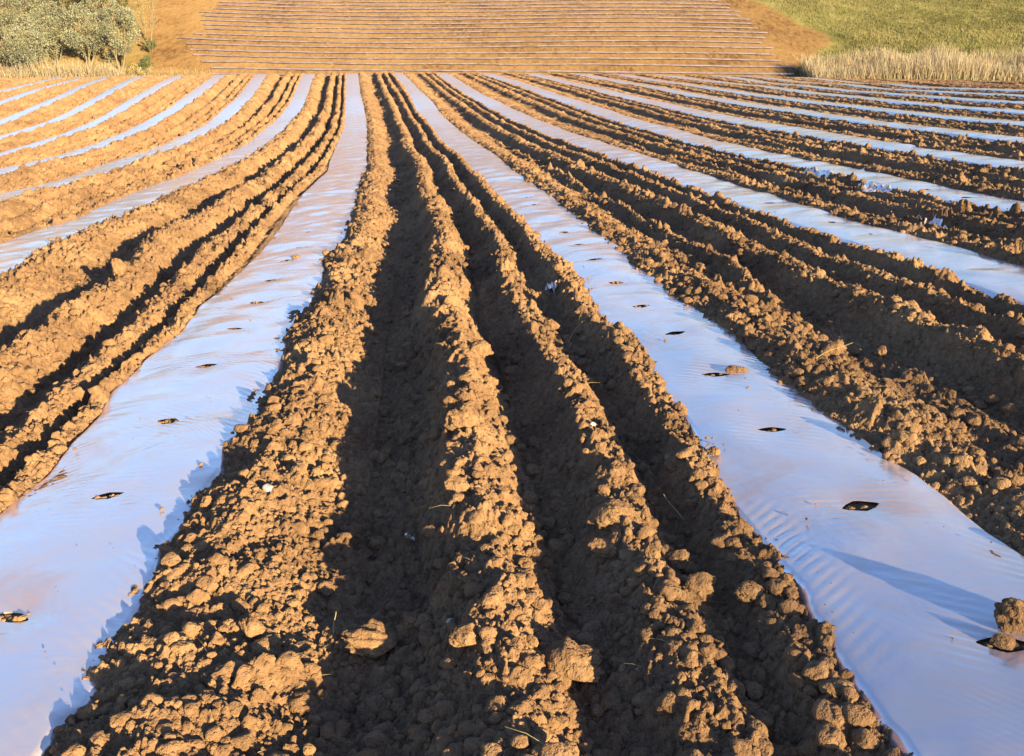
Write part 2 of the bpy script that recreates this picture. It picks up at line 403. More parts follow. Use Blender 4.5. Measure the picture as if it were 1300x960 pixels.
# ------------------------------------------------------------------ plastic strips
HOLES0 = [(18,785),(137,633),(214,536),(262,467),(298,420),(326,385),(344,357),(363,332),(379,315),(391,296)]
HOLES1 = [(1275,823),(1092,647),(980,548),(908,479),(857,427),(814,390),(782,360),(755,332),(735,312),(716,296),(700,282)]
HOLEPOS = []
def build_strip(k, label, y0=0.3, y1=50.0):
    near = k in (0, 1)
    ys = []; y = y0
    while y < y1:
        ys.append(y); y += min(max(.0045 * (y / 3) ** 2, (.008 if y < 6 else .02) if near else .03), .10)
    ys = np.array(ys)
    nx = 92 if near else (28 if -4 < k < 5 else 16)
    s = np.linspace(-1, 1, nx)
    gl = row_x(k, ys) - row_x(k - 1, ys); gr = row_x(k + 1, ys) - row_x(k, ys)
    eL = np.interp(ys, YG, EDGE_TAB[(k, -1)]) * gl + .05; eR = np.interp(ys, YG, EDGE_TAB[(k, 1)]) * gr + .05
    if near:
        eL = np.interp(ys, YG, EDGE_TAB[(k, -1)]) * (row_x(1, ys) - row_x(0, ys)) + .05
        eR = np.interp(ys, YG, EDGE_TAB[(k, 1)]) * (row_x(1, ys) - row_x(0, ys)) + .05
    cx = row_x(k, ys)
    DX = np.where(s[None, :] < 0, s[None, :] * eL[:, None], s[None, :] * eR[:, None])
    X = cx[:, None] + DX
    Y = np.repeat(ys[:, None], nx, 1)
    U = DX; V = Y.copy()
    rip = np.zeros_like(X); dele = np.zeros(X.shape, bool)
    if abs(k - .5) < 4:
        hs = [px_to_land(*q) for q in (HOLES0 if k == 0 else HOLES1 if k == 1 else [])]
        last = hs[-1][1] if hs else 2.0
        hp = [(p[0], p[1]) for p in hs]
        yy = last + .62
        while yy < 30:
            hp.append((row_x(k, yy) + random.uniform(-.02, .02), yy)); yy += .62 + random.uniform(-.02, .02)
        if near: HOLEPOS.extend(hp)
        for (hx, hy) in hp:
            a, bb = .055 * random.uniform(.8, 1.2), .030 * random.uniform(.6, 1.25)
            if k == 1 and hy < 2.3: a, bb = .055, .030
            ang = random.uniform(-.45, .3)
            dx = X - hx; dy = Y - hy
            p = dx * math.cos(ang) + dy * math.sin(ang); q = -dx * math.sin(ang) + dy * math.cos(ang)
            rho = (np.abs(p / a) ** 1.2 + np.abs(q / bb) ** 1.2) ** (1 / 1.2)
            r = np.sqrt(dx * dx + dy * dy); th = np.arctan2(dy, dx)
            near_h = np.exp(-(r / .16) ** 2)
            rip += near_h * (.0016 * np.sin(q * 190 + p * 60) * np.exp(-((np.abs(p) - .09) / .06) ** 2) + .012 * np.exp(-(r / .07) ** 2) * np.sign(q) * 0)
            rip -= .007 * np.exp(-(r / .09) ** 2)
            ins = rho < 1
            dele |= ins
            if ins.any():
                f = 1 / np.maximum(rho, .15)
                pn = p * f; qn = q * f
                X[ins] = (hx + pn * math.cos(ang) - qn * math.sin(ang))[ins]
                Y[ins] = (hy + pn * math.sin(ang) + qn * math.cos(ang))[ins]
    crown = .018 * (1 - (s[None, :]) ** 2) 
    Z = land(X, Y) + crown - .006
    w = 1 - sstep(12, 30, Y)
    Z += w * (.016 * fbm(X / .30, Y / .38, 900 + k, 2) + .004 * fbm(X / .10, Y / .16, 950 + k, 2) * sstep(.35, 1, np.abs(s))[None, :]) + rip
    # taut cross ripples close to the edges
    band = np.exp(-((np.abs(s) - .72) / .16) ** 2)[None, :] * np.clip(vnoise(Y * 2.2, Y * 0 + k + np.sign(s)[None, :] * 3, 77) * 4 - .4, 0, 1)
    Z += .0011 * band * np.sin((Y * 1.0 + np.sign(s)[None, :] * X * .9 + .02 * vnoise(X * 9, Y * 9, 5)) * 2 * math.pi / .046) * (Y < 6) * near
    Z += .012 * sstep(.8, 1, np.abs(s))[None, :] * vnoise(Y * 6, Y * 0 + k, 78)
    Z = Z + np.where(Y > 12, .012 + .012 * (k < -1), 0) - .035 * sstep(.88, 1, np.abs(s))[None, :]
    fc = grid_faces(*X.shape)
    if dele.any():
        dd = dele.ravel(); fc = fc[~dd[fc].all(1)]
    vv = np.stack([X, Y, Z], -1).reshape(-1, 3)
    used = np.zeros(len(vv), bool); used[fc.ravel()] = True
    ren = np.cumsum(used) - 1
    uv = np.stack([U, V], -1).reshape(-1, 2)[used]
    fc = ren[fc]
    o = new_obj('plastic_mulch_strip', vv[used], fc, FILM)
    l = o.data.uv_layers.new(name='strip')
    l.data.foreach_set('uv', (uv[fc.ravel()] + np.array([k * 3.7, 0])).astype(np.float32).ravel())
    tag(o, label, 'plastic strip', 'plastic mulch strips running away down the field')
    return o
STRIP_LABELS = {
 0: 'wide glossy plastic strip with planting holes, left of the two largest',
 1: 'wide bluish plastic strip with clods on it, right of the two largest',
 -1: 'lavender plastic strip next left of the large left strip, partly buried far back',
 -2: 'second plastic strip to the left of the large left foreground strip',
 -3: 'third plastic strip to the left of the large left strip, torn dark spots halfway',
 -4: 'fourth plastic strip to the left of the large left strip',
 -5: 'fifth plastic strip to the left of the large left strip',
 -6: 'third plastic strip from the far left corner of the field',
 -7: 'second plastic strip from the far left corner of the field',
 -8: 'outermost plastic strip in the far left corner below the reeds',
 2: 'plastic strip next right of the large right strip',
 3: 'ragged blue plastic strip, second right of the large right strip',
 4: 'third plastic strip to the right of the large right strip',
 5: 'fourth plastic strip right of the large right strip',
 6: 'fifth plastic strip to the right of the large right strip, half covered with soil',
 7: 'sixth plastic strip to the right of the large right strip',
 8: 'fourth thin plastic strip down from the reeds at the right edge',
 9: 'second thin plastic strip down from the reeds at the right edge',
 10: 'thin plastic strip nearest the reeds in the far right corner',
}
for k in sorted(STRIP_LABELS): build_strip(k, STRIP_LABELS[k])

# ------------------------------------------------------------------ lumps of earth
def ico(sub):
    import bmesh
    bm = bmesh.new(); bmesh.ops.create_icosphere(bm, subdivisions=sub, radius=1)
    v = np.array([q.co[:] for q in bm.verts]); f = np.array([[q.index for q in p.verts] for p in bm.faces]); bm.free()
    return v, f
ICO = {s: ico(s) for s in (2, 3, 4, 5)}
def n3(p, s):
    return (vnoise(p[:, 0] + p[:, 2] * .7, p[:, 1] - p[:, 2] * .5, s) + vnoise(p[:, 1] + 9, p[:, 2] + p[:, 0] * .3 + 5, s + 3))
def clod_shape(sub, seed, flat=.75):
    v, f = ICO[sub]; v = v.copy()
    rs = np.random.default_rng(seed)
    r = 1 + .42 * n3(v * 1.3 + seed, seed) + .26 * n3(v * 2.9 + seed, seed + 9)
    # knobbly smaller lumps
    c = rs.normal(size=(26, 3)); c /= np.linalg.norm(c, axis=1)[:, None]; rr = rs.uniform(.18, .5, 26)
    d = np.linalg.norm(v[:, None] - c[None], axis=2)
    r += (.28 * np.sqrt(np.maximum(rr[None] ** 2 - d ** 2, 0))).max(1)
    if sub > 2: r += .20 * n3(v * 6 + seed, seed + 30) + .14 * n3(v * 14, seed + 40)
    if sub > 4: r += .09 * n3(v * 27 + 3, seed + 50) + .05 * n3(v * 50, seed + 60)
    # broken flat faces
    for _ in range(6):
        n = rs.normal(size=3); n /= np.linalg.norm(n); lim = rs.uniform(.6, .9)
        pr = (v * r[:, None]) @ n; over = pr > lim
        r = np.where(over, r * (lim + (pr - lim) * .25) / np.maximum(pr, 1e-3), r)
    v = v * r[:, None]; v[:, 2] *= flat
    v *= np.array([rs.uniform(.85, 1.25), rs.uniform(.8, 1.15), 1])
    return v, f
SH = {2: [clod_shape(2, 11 + i) for i in range(10)], 3: [clod_shape(3, 41 + i) for i in range(10)]}
def scatter_clods():
    n = 48000
    V = []; Fc = []; off = 0
    # more samples near the camera
    t = RNG.random(n); Y = 1.2 * (17 / 1.2) ** t
    X = (RNG.random(n) * 2 - 1) * (.56 * (Y * CT + .3) + .5)
    Yc = Y; R = rows_at(Yc)
    idx = np.clip((R <= X).sum(0) - 1, 0, len(KS) - 2); ar = np.arange(n)
    gap = R[idx + 1, ar] - R[idx, ar]; u = (X - R[idx, ar]) / gap
    i0 = (Yc / (YG[1] - YG[0])).astype(int)
    el = EM[1][idx, i0]; er = EM[-1][idx + 1, i0]
    crest = np.interp(u, PU, PH)
    keep = (u > el + .012) & (1 - u > er + .012) & ((crest > -.02) | (RNG.random(n) < .75))
    X, Y, crest = X[keep], Y[keep], crest[keep]
    size = .004 + .022 * RNG.random(len(X)) ** 6.0
    size *= (.8 + .2 * sstep(2, 5, Y)) * np.where(crest > 0, 1.15, 1.2) * (1 + .12 * np.clip(Y / 9, 0, 2))
    Z = field(X, Y)
    for i in range(len(X)):
        sub = 3 if (size[i] > .018 and Y[i] < 4.5) else 2
        v, f = SH[sub][i % 10]
        a = RNG.random() * 6.283; c, s_ = math.cos(a), math.sin(a)
        w = v * size[i]
        w = np.stack([w[:, 0] * c - w[:, 1] * s_ + X[i], w[:, 0] * s_ + w[:, 1] * c + Y[i], w[:, 2] + Z[i] + size[i] * .10], 1)
        V.append(w); Fc.append(f + off); off += len(v)
    o = new_obj('soil_crumbs', np.concatenate(V), np.concatenate(Fc), SOIL)
    tag(o, 'loose golden brown crumbs and small clods strewn over the ploughed ridges', 'soil crumbs', kind='stuff')
scatter_clods()
def film_specks():
    V = []; Fc = []; off = 0
    for k in (0, 1, -1, 2):
        n = 70 if k in (0, 1) else 30
        for _ in range(n):
            y = 1.7 * (9 / 1.7) ** RNG.random(); sd = RNG.choice((-1, 1)); e = float(np.interp(y, YG, EDGE_TAB[(k, sd)])) * S
            x = float(row_x(k, y)) + sd * e * (1 - RNG.random() ** 2.2)
            sz = .0015 + .006 * RNG.random() ** 4
            v, f = SH[2][RNG.integers(0, 10)]
            V.append(v * sz + np.array([x, y, float(land(x, y)) + .012 + sz * .4])); Fc.append(f + off); off += len(v)
    for (hx, hy) in HOLEPOS:
        if hy > 8: continue
        for _ in range(6):
            v, f = SH[3][RNG.integers(0, 10)]; sz = RNG.uniform(.004, .010)
            x = hx + RNG.uniform(-.035, .035); y = hy + RNG.uniform(-.012, .012)
            V.append(v * sz + np.array([x, y, float(land(x, y)) + sz * .2])); Fc.append(f + off); off += len(v)
    o = new_obj('soil_specks', np.concatenate(V), np.concatenate(Fc), SOIL)
    tag(o, 'tiny specks of soil spilled over the plastic strips', 'soil specks', kind='stuff')
film_specks()
def straw_bits():
    n = 260; Y = 1.4 * (10 / 1.4) ** RNG.random(n); X = (RNG.random(n) * 2 - 1) * (.56 * (Y + .3) + .3)
    R_ = rows_at(Y); d = np.abs(R_ - X).min(0); k = d > .36; X, Y = X[k], Y[k]
    Z = field(X, Y); V = []; Fc = []
    for x, y, z in zip(X, Y, Z):
        a = RNG.random() * 6.28; L_ = .015 + .07 * RNG.random() ** 2; b = len(V); w = .0008
        dx, dy, dz = math.cos(a) * L_, math.sin(a) * L_, L_ * RNG.uniform(-.1, .6); c = np.array([x, y, z + .004])
        for t, q in ((0, 1), (.5, 1), (1, .4)):
            p = c + np.array([dx, dy, dz]) * t + np.array([0, 0, .08 * L_ * math.sin(3.1 * t)])
            for g in range(3): V.append(p + w * q * np.array([math.cos(g * 2.09) * -math.sin(a), math.cos(g * 2.09) * math.cos(a), math.sin(g * 2.09)]))
        for i in range(2):
            for g in range(3): Fc.append([b + i * 3 + g, b + i * 3 + (g + 1) % 3, b + i * 3 + 3 + (g + 1) % 3, b + i * 3 + 3 + g])
    o = new_obj('plant_debris', np.array(V), Fc, STRAWM)
    tag(o, 'fine bits of straw and root scattered through the ploughed soil', 'plant debris', kind='stuff')
straw_bits()
CLODS = [  # px, py of the base, width px, height px, turn, label
 (590, 578, 62, 46, 1, 'large flat topped clod halfway along the middle ridge, upper of two stacked ones'),
 (578, 650, 44, 34, 2, 'rounded clod on the middle ridge below the pair of stacked ones'),
 (778, 676, 76, 50, 3, 'broad knobbly clod on the ridge just left of the right plastic strip'),
 (765, 702, 44, 26, 4, 'flat lit clod directly in front of the broad knobbly clod'),
 (829, 728, 30, 44, 5, 'upright narrow clod standing right of the broad knobbly clod'),
 (886, 752, 56, 50, 6, 'big round clod mostly in shade near the right plastic strip'),
 (862, 712, 34, 30, 7, 'shaded round clod behind the big round one near the right strip'),
 (955, 762, 54, 32, 8, 'flat topped clod beside the edge of the right plastic strip'),
 (470, 800, 92, 56, 9, 'long slab shaped clod in the foreground with a straw on it'),
 (521, 772, 34, 34, 10, 'round clod behind the right end of the long slab clod'),
 (371, 838, 36, 36, 11, 'single lit clod alone in the left foreground furrow'),
 (722, 850, 110, 62, 12, 'very large dim clod at the bottom centre of the field'),
 (590, 842, 52, 46, 13, 'brown clod at the bottom left of the very large dim clod'),
 (318, 812, 42, 34, 14, 'dark shaded clod in the furrow left of the single lit clod'),
 (608, 462, 44, 30, 15, 'lit clod on the middle ridge at its narrowest'),
 (528, 632, 28, 24, 16, 'small lit clod on the left shoulder of the middle ridge'),
 (700, 418, 26, 20, 17, 'pale lit clod on the second ridge in the middle distance'),
 (150, 362, 26, 34, 18, 'pointed clod on the ridge left of the large left strip'),
 (1060, 455, 36, 30, 19, 'round clod on the ridge right of the large right strip'),
 (1120, 440, 20, 28, 20, 'small pointed clod right of the round clod on the right ridges'),
]
for (px, py, w, h, sd, lab) in CLODS:
    p = px_to_land(px, py - h * .12)
    zc = p[1] * CT + (EYE - float(land(*p))) * ST
    v, f = clod_shape(5, 200 + sd, .8)
    v = v / np.abs(v).max(0)
    v = v * np.array([w, w * .8, h]) * .5 * zc / F * .88
    z = float(field(np.array([p[0]]), np.array([p[1]]), detail=False)[0])
    o = new_obj('soil_clod', v, f, SOIL, loc=(p[0], p[1] + v[:, 1].max() * .5, z + v[:, 2].max() * .35))
    tag(o, lab, 'soil clod', 'big clods of earth')
def film_z(x, y): return float(land(x, y)) + .01
for (px, py, w, h, sd, lab) in [
    (1296, 806, 74, 66, 31, 'dark clod lying on the right plastic strip at the right edge'),
    (1272, 826, 40, 22, 32, 'small brown clod filling the torn hole in the right plastic strip'),
    (934, 475, 34, 14, 33, 'small lit clod lying on the right plastic strip beside a hole'),
    (377, 329, 16, 8, 34, 'crumb of lit soil lying on the left plastic strip in the distance'),
    (907, 580, 22, 12, 35, 'small clod on the left edge of the right plastic strip')]:
    p = px_to_land(px, py); zc = p[1] * CT + EYE * ST
    v, f = clod_shape(5, 300 + sd, .7); v = v / np.abs(v).max(0) * np.array([w, w * .7, h]) * .5 * zc / F
    o = new_obj('soil_clod', v, f, SOIL, loc=(p[0], p[1], film_z(*p) + v[:, 2].max() * .28))
    tag(o, lab, 'soil clod', 'clods lying on the plastic')

# ------------------------------------------------------------------ pebbles, scraps and straws
for (px, py, w, lab) in [(341, 637, 17, 'pale lilac pebble left of the middle furrow'), (343, 792, 11, 'small bluish pebble beside the dark shaded clod'),
        (572, 788, 13, 'white oval pebble in the middle foreground'), (1063, 859, 8, 'white pebble chip near the right strip at the bottom'),
        (752, 548, 9, 'small pinkish white chip on the second ridge')]:
    p = px_to_land(px, py); zc = p[1] * CT + EYE * ST
    v, f = ICO[3]; v = v * (1 + .25 * n3(v * 1.4 + w, 5))[:, None] * np.array([1, .7, .8]) * w * .5 * zc / F
    z = float(field(np.array([p[0]]), np.array([p[1]]))[0])
    o = new_obj('pebble', v, f, STONE, loc=(p[0], p[1], z + v[:, 2].max() * .6)); o.rotation_euler = (0, .3, random.random() * 3)
    tag(o, lab, 'pebble', 'pale pebbles in the soil')
def scrap(px, py, w, d, lab, hgt=.05):
    p = px_to_land(px, py); zc = p[1] * CT + EYE * ST
    n = 22; g = np.linspace(-.5, .5, n); GX, GY = np.meshgrid(g, g)
    W = w * zc / F; D = d
    X = GX * W * (1 + .5 * vnoise(GY * 5, GX * 0 + px, 3)); Y = GY * D * (1 + .5 * vnoise(GX * 6, GY * 0 + px, 4))
    Zf = field(X + p[0], Y + p[1]); z0 = Zf.min()
    Z = Zf - z0 + .006 + hgt * np.abs(fbm(GX * 1.6 + px, GY * 1.6, 8, 2))
    o = new_obj('plastic_scrap', np.stack([X, Y, Z], -1).reshape(-1, 3), grid_faces(n, n), FILM, loc=(p[0], p[1], z0))
    l = o.data.uv_layers.new(name='strip'); c = np.stack([X, Y], -1).reshape(-1, 2)[grid_faces(n, n).ravel()]
    l.data.foreach_set('uv', c.astype(np.float32).ravel())
    tag(o, lab, 'plastic scrap', 'torn scraps of plastic')
scrap(700, 362, 13, .16, 'small torn bluish plastic scrap sticking up in the furrow left of the right strip', .12)
scrap(1182, 281, 34, .22, 'torn blue plastic scrap lying in the furrow on the right', .015)
scrap(1060, 218, 60, .7, 'long torn flap of plastic under the ragged blue strip on the right', .025)
scrap(1120, 236, 60, .6, 'second torn flap of plastic under the ragged blue strip, farther right', .025)
scrap(520, 658, 11, .03, 'tiny crumpled white plastic shred on the left shoulder of the middle ridge', .03)
def straw(px, py, L_, ang, tilt, lab):
    p = px_to_land(px, py); z = float(field(np.array([p[0]]), np.array([p[1]]))[0])
    n = 9; V = []; r = .0016
    for i in range(n):
        t = i / (n - 1); c = np.array([t * L_, .06 * L_ * math.sin(t * 2.6), .03 * L_ * math.sin(t * 5)])
        for q in range(5): a = q * 1.2566; V.append(c + np.array([0, math.cos(a) * r, math.sin(a) * r]) * (1.1 - .5 * t))
    Fc = [[i * 5 + q, i * 5 + (q + 1) % 5, (i + 1) * 5 + (q + 1) % 5, (i + 1) * 5 + q] for i in range(n - 1) for q in range(5)]
    o = new_obj('straw', np.array(V), Fc, STRAWM, loc=(p[0], p[1], z + .006)); o.rotation_euler = (0, -tilt, ang)
    tag(o, lab, 'straw', 'loose straws')
straw(722, 422, .16, 1.0, .5, 'pale straw sticking up beside the second ridge')
straw(422, 775, .055, .2, 1.45, 'short upright straw on the long slab shaped clod')
straw(1030, 470, .2, .4, .3, 'thin straw leaning on the dark furrow side right of the right strip')
straw(150, 468, .12, .9, .3, 'thin straw lying left of the left strip')
straw(868, 640, .10, 2.0, .4, 'pale straw on the clods left of the right strip')

# ------------------------------------------------------------------ the slope across the valley
GEDGE = [(1003, 99), (1040, 70), (1052, 45), (1010, 30), (975, 8), (940, -8), (900, -40)]
GE = np.array([px_to_hill(*q)[:2] for q in GEDGE]); GE = GE[np.argsort(GE[:, 1])]
LE_ = np.array([px_to_hill(*q)[:2] for q in [(205, 97), (192, 80), (180, 50), (182, 20), (195, -5), (215, -40)]]); LE_ = LE_[np.argsort(LE_[:, 1])]
def hill_detail(X, Y):
    v = (Y - 100) / CTH + .036 * X
    h = .03 * np.cos(2 * math.pi * (v / S)) + .02 * np.cos(6 * math.pi * v / S + .6)
    h = h * sstep(98, 100, Y)
    return h + domes(X, Y * .45, .5, 501, .4, .2, .5) * .45 + domes(X, Y * .5, .28, 601, .5) * .4 + .04 * fbm(X / 1.2, Y / 3, 71)
CTH = math.cos(math.atan(.354))
def build_hill():
    xs = np.concatenate([np.linspace(-190, -62, 30), np.linspace(-60, 62, 900), np.linspace(64, 190, 30)])
    ys = np.concatenate([np.linspace(56, 94, 30), np.linspace(94.3, 140, 300), np.linspace(141, 240, 90), np.linspace(245, 420, 30)])
    X, Y = np.meshgrid(xs, ys)
    ge = np.interp(Y, GE[:, 1], GE[:, 0]) + 1.2 * fbm(X / 3, Y / 3, 21, 3)
    le = np.interp(Y, LE_[:, 1], LE_[:, 0]) + 1.0 * fbm(X / 3, Y / 3, 22, 3)
    gr = sstep(-.8, .8, X - ge); gl = sstep(-.8, .8, le - X)
    g = np.maximum(gr, gl * .3)
    Z = hill(X, Y) + hill_detail(X, Y) * (1 - .7 * g) + .35 * g * fbm(X / 5, Y / 5, 23, 3)
    o = new_obj('hillside', np.stack([X, Y, Z], -1).reshape(-1, 3), grid_faces(*X.shape), HILLM)
    a = o.data.attributes.new('grassy', 'FLOAT', 'POINT'); a.data.foreach_set('value', g.astype(np.float32).ravel())
    tag(o, kind='structure')
def hill_material():
    m, nt, b, N, L = mat('hillside_soil_and_grass')
    tc = N('ShaderNodeTexCoord')
    n1 = N('ShaderNodeTexNoise', i_Scale=.12, i_Detail=5.0, i_Roughness=.6); L(tc.outputs['Object'], n1.inputs['Vector'])
    n2 = N('ShaderNodeTexNoise', i_Scale=2.2, i_Detail=6.0, i_Roughness=.75); mq = N('ShaderNodeMapping'); mq.inputs['Scale'].default_value = (1, .35, .35); L(tc.outputs['Object'], mq.inputs['Vector']); L(mq.outputs['Vector'], n2.inputs['Vector'])
    mx = N('ShaderNodeMix', data_type='FLOAT'); mx.inputs[0].default_value = .55; L(n1.outputs['Fac'], mx.inputs[2]); L(n2.outputs['Fac'], mx.inputs[3])
    soil = ramp(N, L, mx.outputs[0], [(.38, (.06, .031, .017)), (.48, (.122, .069, .036)), (.68, (.175, .106, .057))])
    mp = N('ShaderNodeMapping'); mp.inputs['Scale'].default_value = (.6, .25, 1); L(tc.outputs['Object'], mp.inputs['Vector'])
    n3_ = N('ShaderNodeTexNoise', i_Scale=.5, i_Detail=7.0, i_Roughness=.7); L(mp.outputs['Vector'], n3_.inputs['Vector'])
    grass = ramp(N, L, n3_.outputs['Fac'], [(.34, (.05, .05, .022)), (.46, (.09, .085, .032)), (.56, (.13, .115, .05)), (.7, (.18, .145, .075))])
    at = N('ShaderNodeAttribute', attribute_name='grassy')
    mc = N('ShaderNodeMix', data_type='RGBA'); L(at.outputs['Fac'], mc.inputs[0]); L(soil, mc.inputs[6]); L(grass, mc.inputs[7])
    L(mc.outputs[2], b.inputs['Base Color']); b.inputs['Diffuse Roughness'].default_value = 1.0; b.inputs['Roughness'].default_value = .95; b.inputs['Specular IOR Level'].default_value = .1
    bm = N('ShaderNodeBump', i_Strength=.6, i_Distance=.12); L(n2.outputs['Fac'], bm.inputs['Height']); L(bm.outputs['Normal'], b.inputs['Normal'])
    return m
HILLM = hill_material()
build_hill()

ORD = ['first', 'second', 'third', 'fourth', 'fifth', 'sixth', 'seventh', 'eighth', 'ninth', 'tenth', 'eleventh', 'twelfth', 'thirteenth', 'fourteenth', 'fifteenth', 'sixteenth', 'seventeenth', 'eighteenth', 'nineteenth', 'twentieth']
LX = [(95, 275), (90, 262), (83, 250), (77, 239), (70, 241), (64, 230), (55, 222), (47, 250), (39, 254), (32, 248), (25, 252), (18, 257), (13, 270), (8, 274), (2, 270), (-10, 272), (-30, 275)]
RX = [(98, 1010), (92, 1007), (85, 1005), (76, 992), (69, 984), (60, 975), (53, 975), (45, 974), (38, 968), (29, 951), (22, 943), (15, 935), (5, 922), (-10, 905), (-30, 885)]
LW = np.array([px_to_hill(x, y)[:2] for y, x in LX]); RW = np.array([px_to_hill(x, y)[:2] for y, x in RX])
LW = LW[np.argsort(LW[:, 1])]; RW = RW[np.argsort(RW[:, 1])]
nh = 0
for j in range(0, 20):
    v = j * S + .4 + .12 * math.sin(j * 2.3)
    Yc = 100 + v * CTH
    x0 = float(np.interp(Yc, LW[:, 1], LW[:, 0])) + random.uniform(-.6, .6)
    x1 = float(np.interp(Yc - 1.0, RW[:, 1], RW[:, 0])) + random.uniform(-.5, .5)
    xs = np.arange(x0, x1, .25)
    yc = 100 + (v - .036 * xs) * CTH + .10 * vnoise(xs * .25, xs * 0 + j, 12) * 2
    wd = .215 + .09 * vnoise(xs * .5, xs * 0 + j, 13) + .10 * vnoise(xs * 1.7, xs * 0 + j, 14)
    rows = []
    for s_ in np.linspace(-1, 1, 5):
        y_ = yc + s_ * wd * CTH
        rows.append(np.stack([xs, y_, hill(xs, y_) + .20 + .04 * (1 - s_ * s_) - .06 * abs(s_)], 1))
    P = np.array(rows)
    o = new_obj('far_plastic_strip', P.reshape(-1, 3), grid_faces(5, len(xs)), FARFILM)
    l = o.data.uv_layers.new(name='strip'); gf = grid_faces(5, len(xs)); uvv = np.stack([P[..., 1] * .3 + j, P[..., 0] * .3], -1).reshape(-1, 2)[gf.ravel()]
    l.data.foreach_set('uv', uvv.astype(np.float32).ravel())
    tag(o, 'thin pale plastic strip across the far slope, %s up from its foot' % ORD[j], 'plastic strip', 'thin plastic strips across the far slope')

# ------------------------------------------------------------------ reeds and grass
def blades(name, P, hgt, wid, cols, m, label, cat, lean=.18, seg=2, light=None):
    """upright tapering blades; P base points"""
    n = len(P); a = RNG.random(n) * math.pi; ca, sa = np.cos(a), np.sin(a)
    lx = RNG.normal(0, lean, n) - .04; ly = RNG.normal(0, lean, n)
    V = np.zeros((n, 6, 3)); C = np.zeros((n, 6, 3))
    for i, t in enumerate((0, .55, 1)):
        w = wid * (1, .8, .25)[i] * .5
        cx = P[:, 0] + lx * hgt * t * t; cy = P[:, 1] + ly * hgt * t * t; cz = P[:, 2] + hgt * t
        V[:, 2 * i] = np.stack([cx - ca * w, cy - sa * w, cz], 1); V[:, 2 * i + 1] = np.stack([cx + ca * w, cy + sa * w, cz], 1)
        C[:, 2 * i] = cols; C[:, 2 * i + 1] = cols
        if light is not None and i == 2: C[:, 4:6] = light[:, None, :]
    b = np.arange(n)[:, None] * 6
    Fc = np.concatenate([b + np.array([0, 1, 3, 2]), b + np.array([2, 3, 5, 4])])
    o = new_obj(name, V.reshape(-1, 3), Fc, m, smooth=False)
    color_attr(o, C.reshape(-1, 3)); tag(o, label, cat, kind='stuff')
    return o
def mixc(a, b, t): return np.asarray(a)[None] * (1 - t[:, None]) + np.asarray(b)[None] * t[:, None]
def reed_band(name, xa, xb, ya, yb, n, hmax, label, gdens=.3):
    t = RNG.random(n); X = xa + (xb - xa) * t; Y = ya + (yb - ya) * RNG.random(n)
    h = hmax * (.6 + .4 * RNG.random(n)) * (.85 + .5 * vnoise(X * .35, Y * .2, 88)) 
    gpatch = vnoise(X * .25, Y * .3, 89) + .5
    green = RNG.random(n) < gdens * gpatch * 1.6
    h = np.where(green, h * .55, h)
    P = np.stack([X, Y, hill(X, Y) - .1], 1)
    c = mixc((.24, .175, .13), (.36, .275, .21), RNG.random(n))
    c[green] = mixc((.09, .13, .06), (.18, .21, .09), RNG.random(n))[green]
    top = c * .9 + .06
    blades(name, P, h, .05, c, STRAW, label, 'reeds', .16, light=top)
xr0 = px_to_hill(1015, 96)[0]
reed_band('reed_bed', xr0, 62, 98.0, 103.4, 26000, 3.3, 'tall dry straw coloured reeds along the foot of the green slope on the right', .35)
xl1 = px_to_hill(255, 92)[0]
def left_reeds():
    reed_band('reed_bed', -60, -38, 98.5, 100.5, 3600, 2.7, 'pale dry reeds in front of the olive trees on the left', .18)
    # low reddish dry weeds that thin out toward the bare slope
    n = 2600; X = -41 + 11 * RNG.random(n) ** 1.3; Y = 98 + 4 * RNG.random(n)
    c = mixc((.24, .16, .10), (.34, .26, .17), RNG.random(n))
    blades('dry_weeds', np.stack([X, Y, hill(X, Y) - .05], 1), .5 + .9 * RNG.random(n), .06, c, STRAW, 'low reddish dry weeds between the left reeds and the far plastic strips', 'dry weeds', .3)
left_reeds()
def slope_grass():
    n = 60000; Y = 101 + 45 * RNG.random(n) ** 1.1; X = 20 + 52 * RNG.random(n)
    ge = np.interp(Y, GE[:, 1], GE[:, 0]) + 1.2 * fbm(X / 3, Y / 3, 21, 3)
    dens = sstep(-.5, 2.5, X - ge) * (.45 + .9 * (vnoise(X / 4, Y / 6, 33) + .5))
    k = RNG.random(n) < dens; X, Y = X[k], Y[k]; n = len(X)
    t = np.clip(fbm(X / 6, Y / 9, 34, 3) * .9 + .5 + RNG.normal(0, .18, n), 0, 1)
    c = mixc((.07, .062, .028), (.20, .165, .085), t)
    h = .15 + .35 * RNG.random(n) * sstep(130, 104, Y) + .08
    blades('slope_grass', np.stack([X, Y, hill(X, Y) + .35 * fbm(X / 5, Y / 5, 23, 3) - .05], 1), h, .07, c, STRAW, 'yellowish green tufted grass covering the slope on the right', 'grass', .35)
slope_grass()

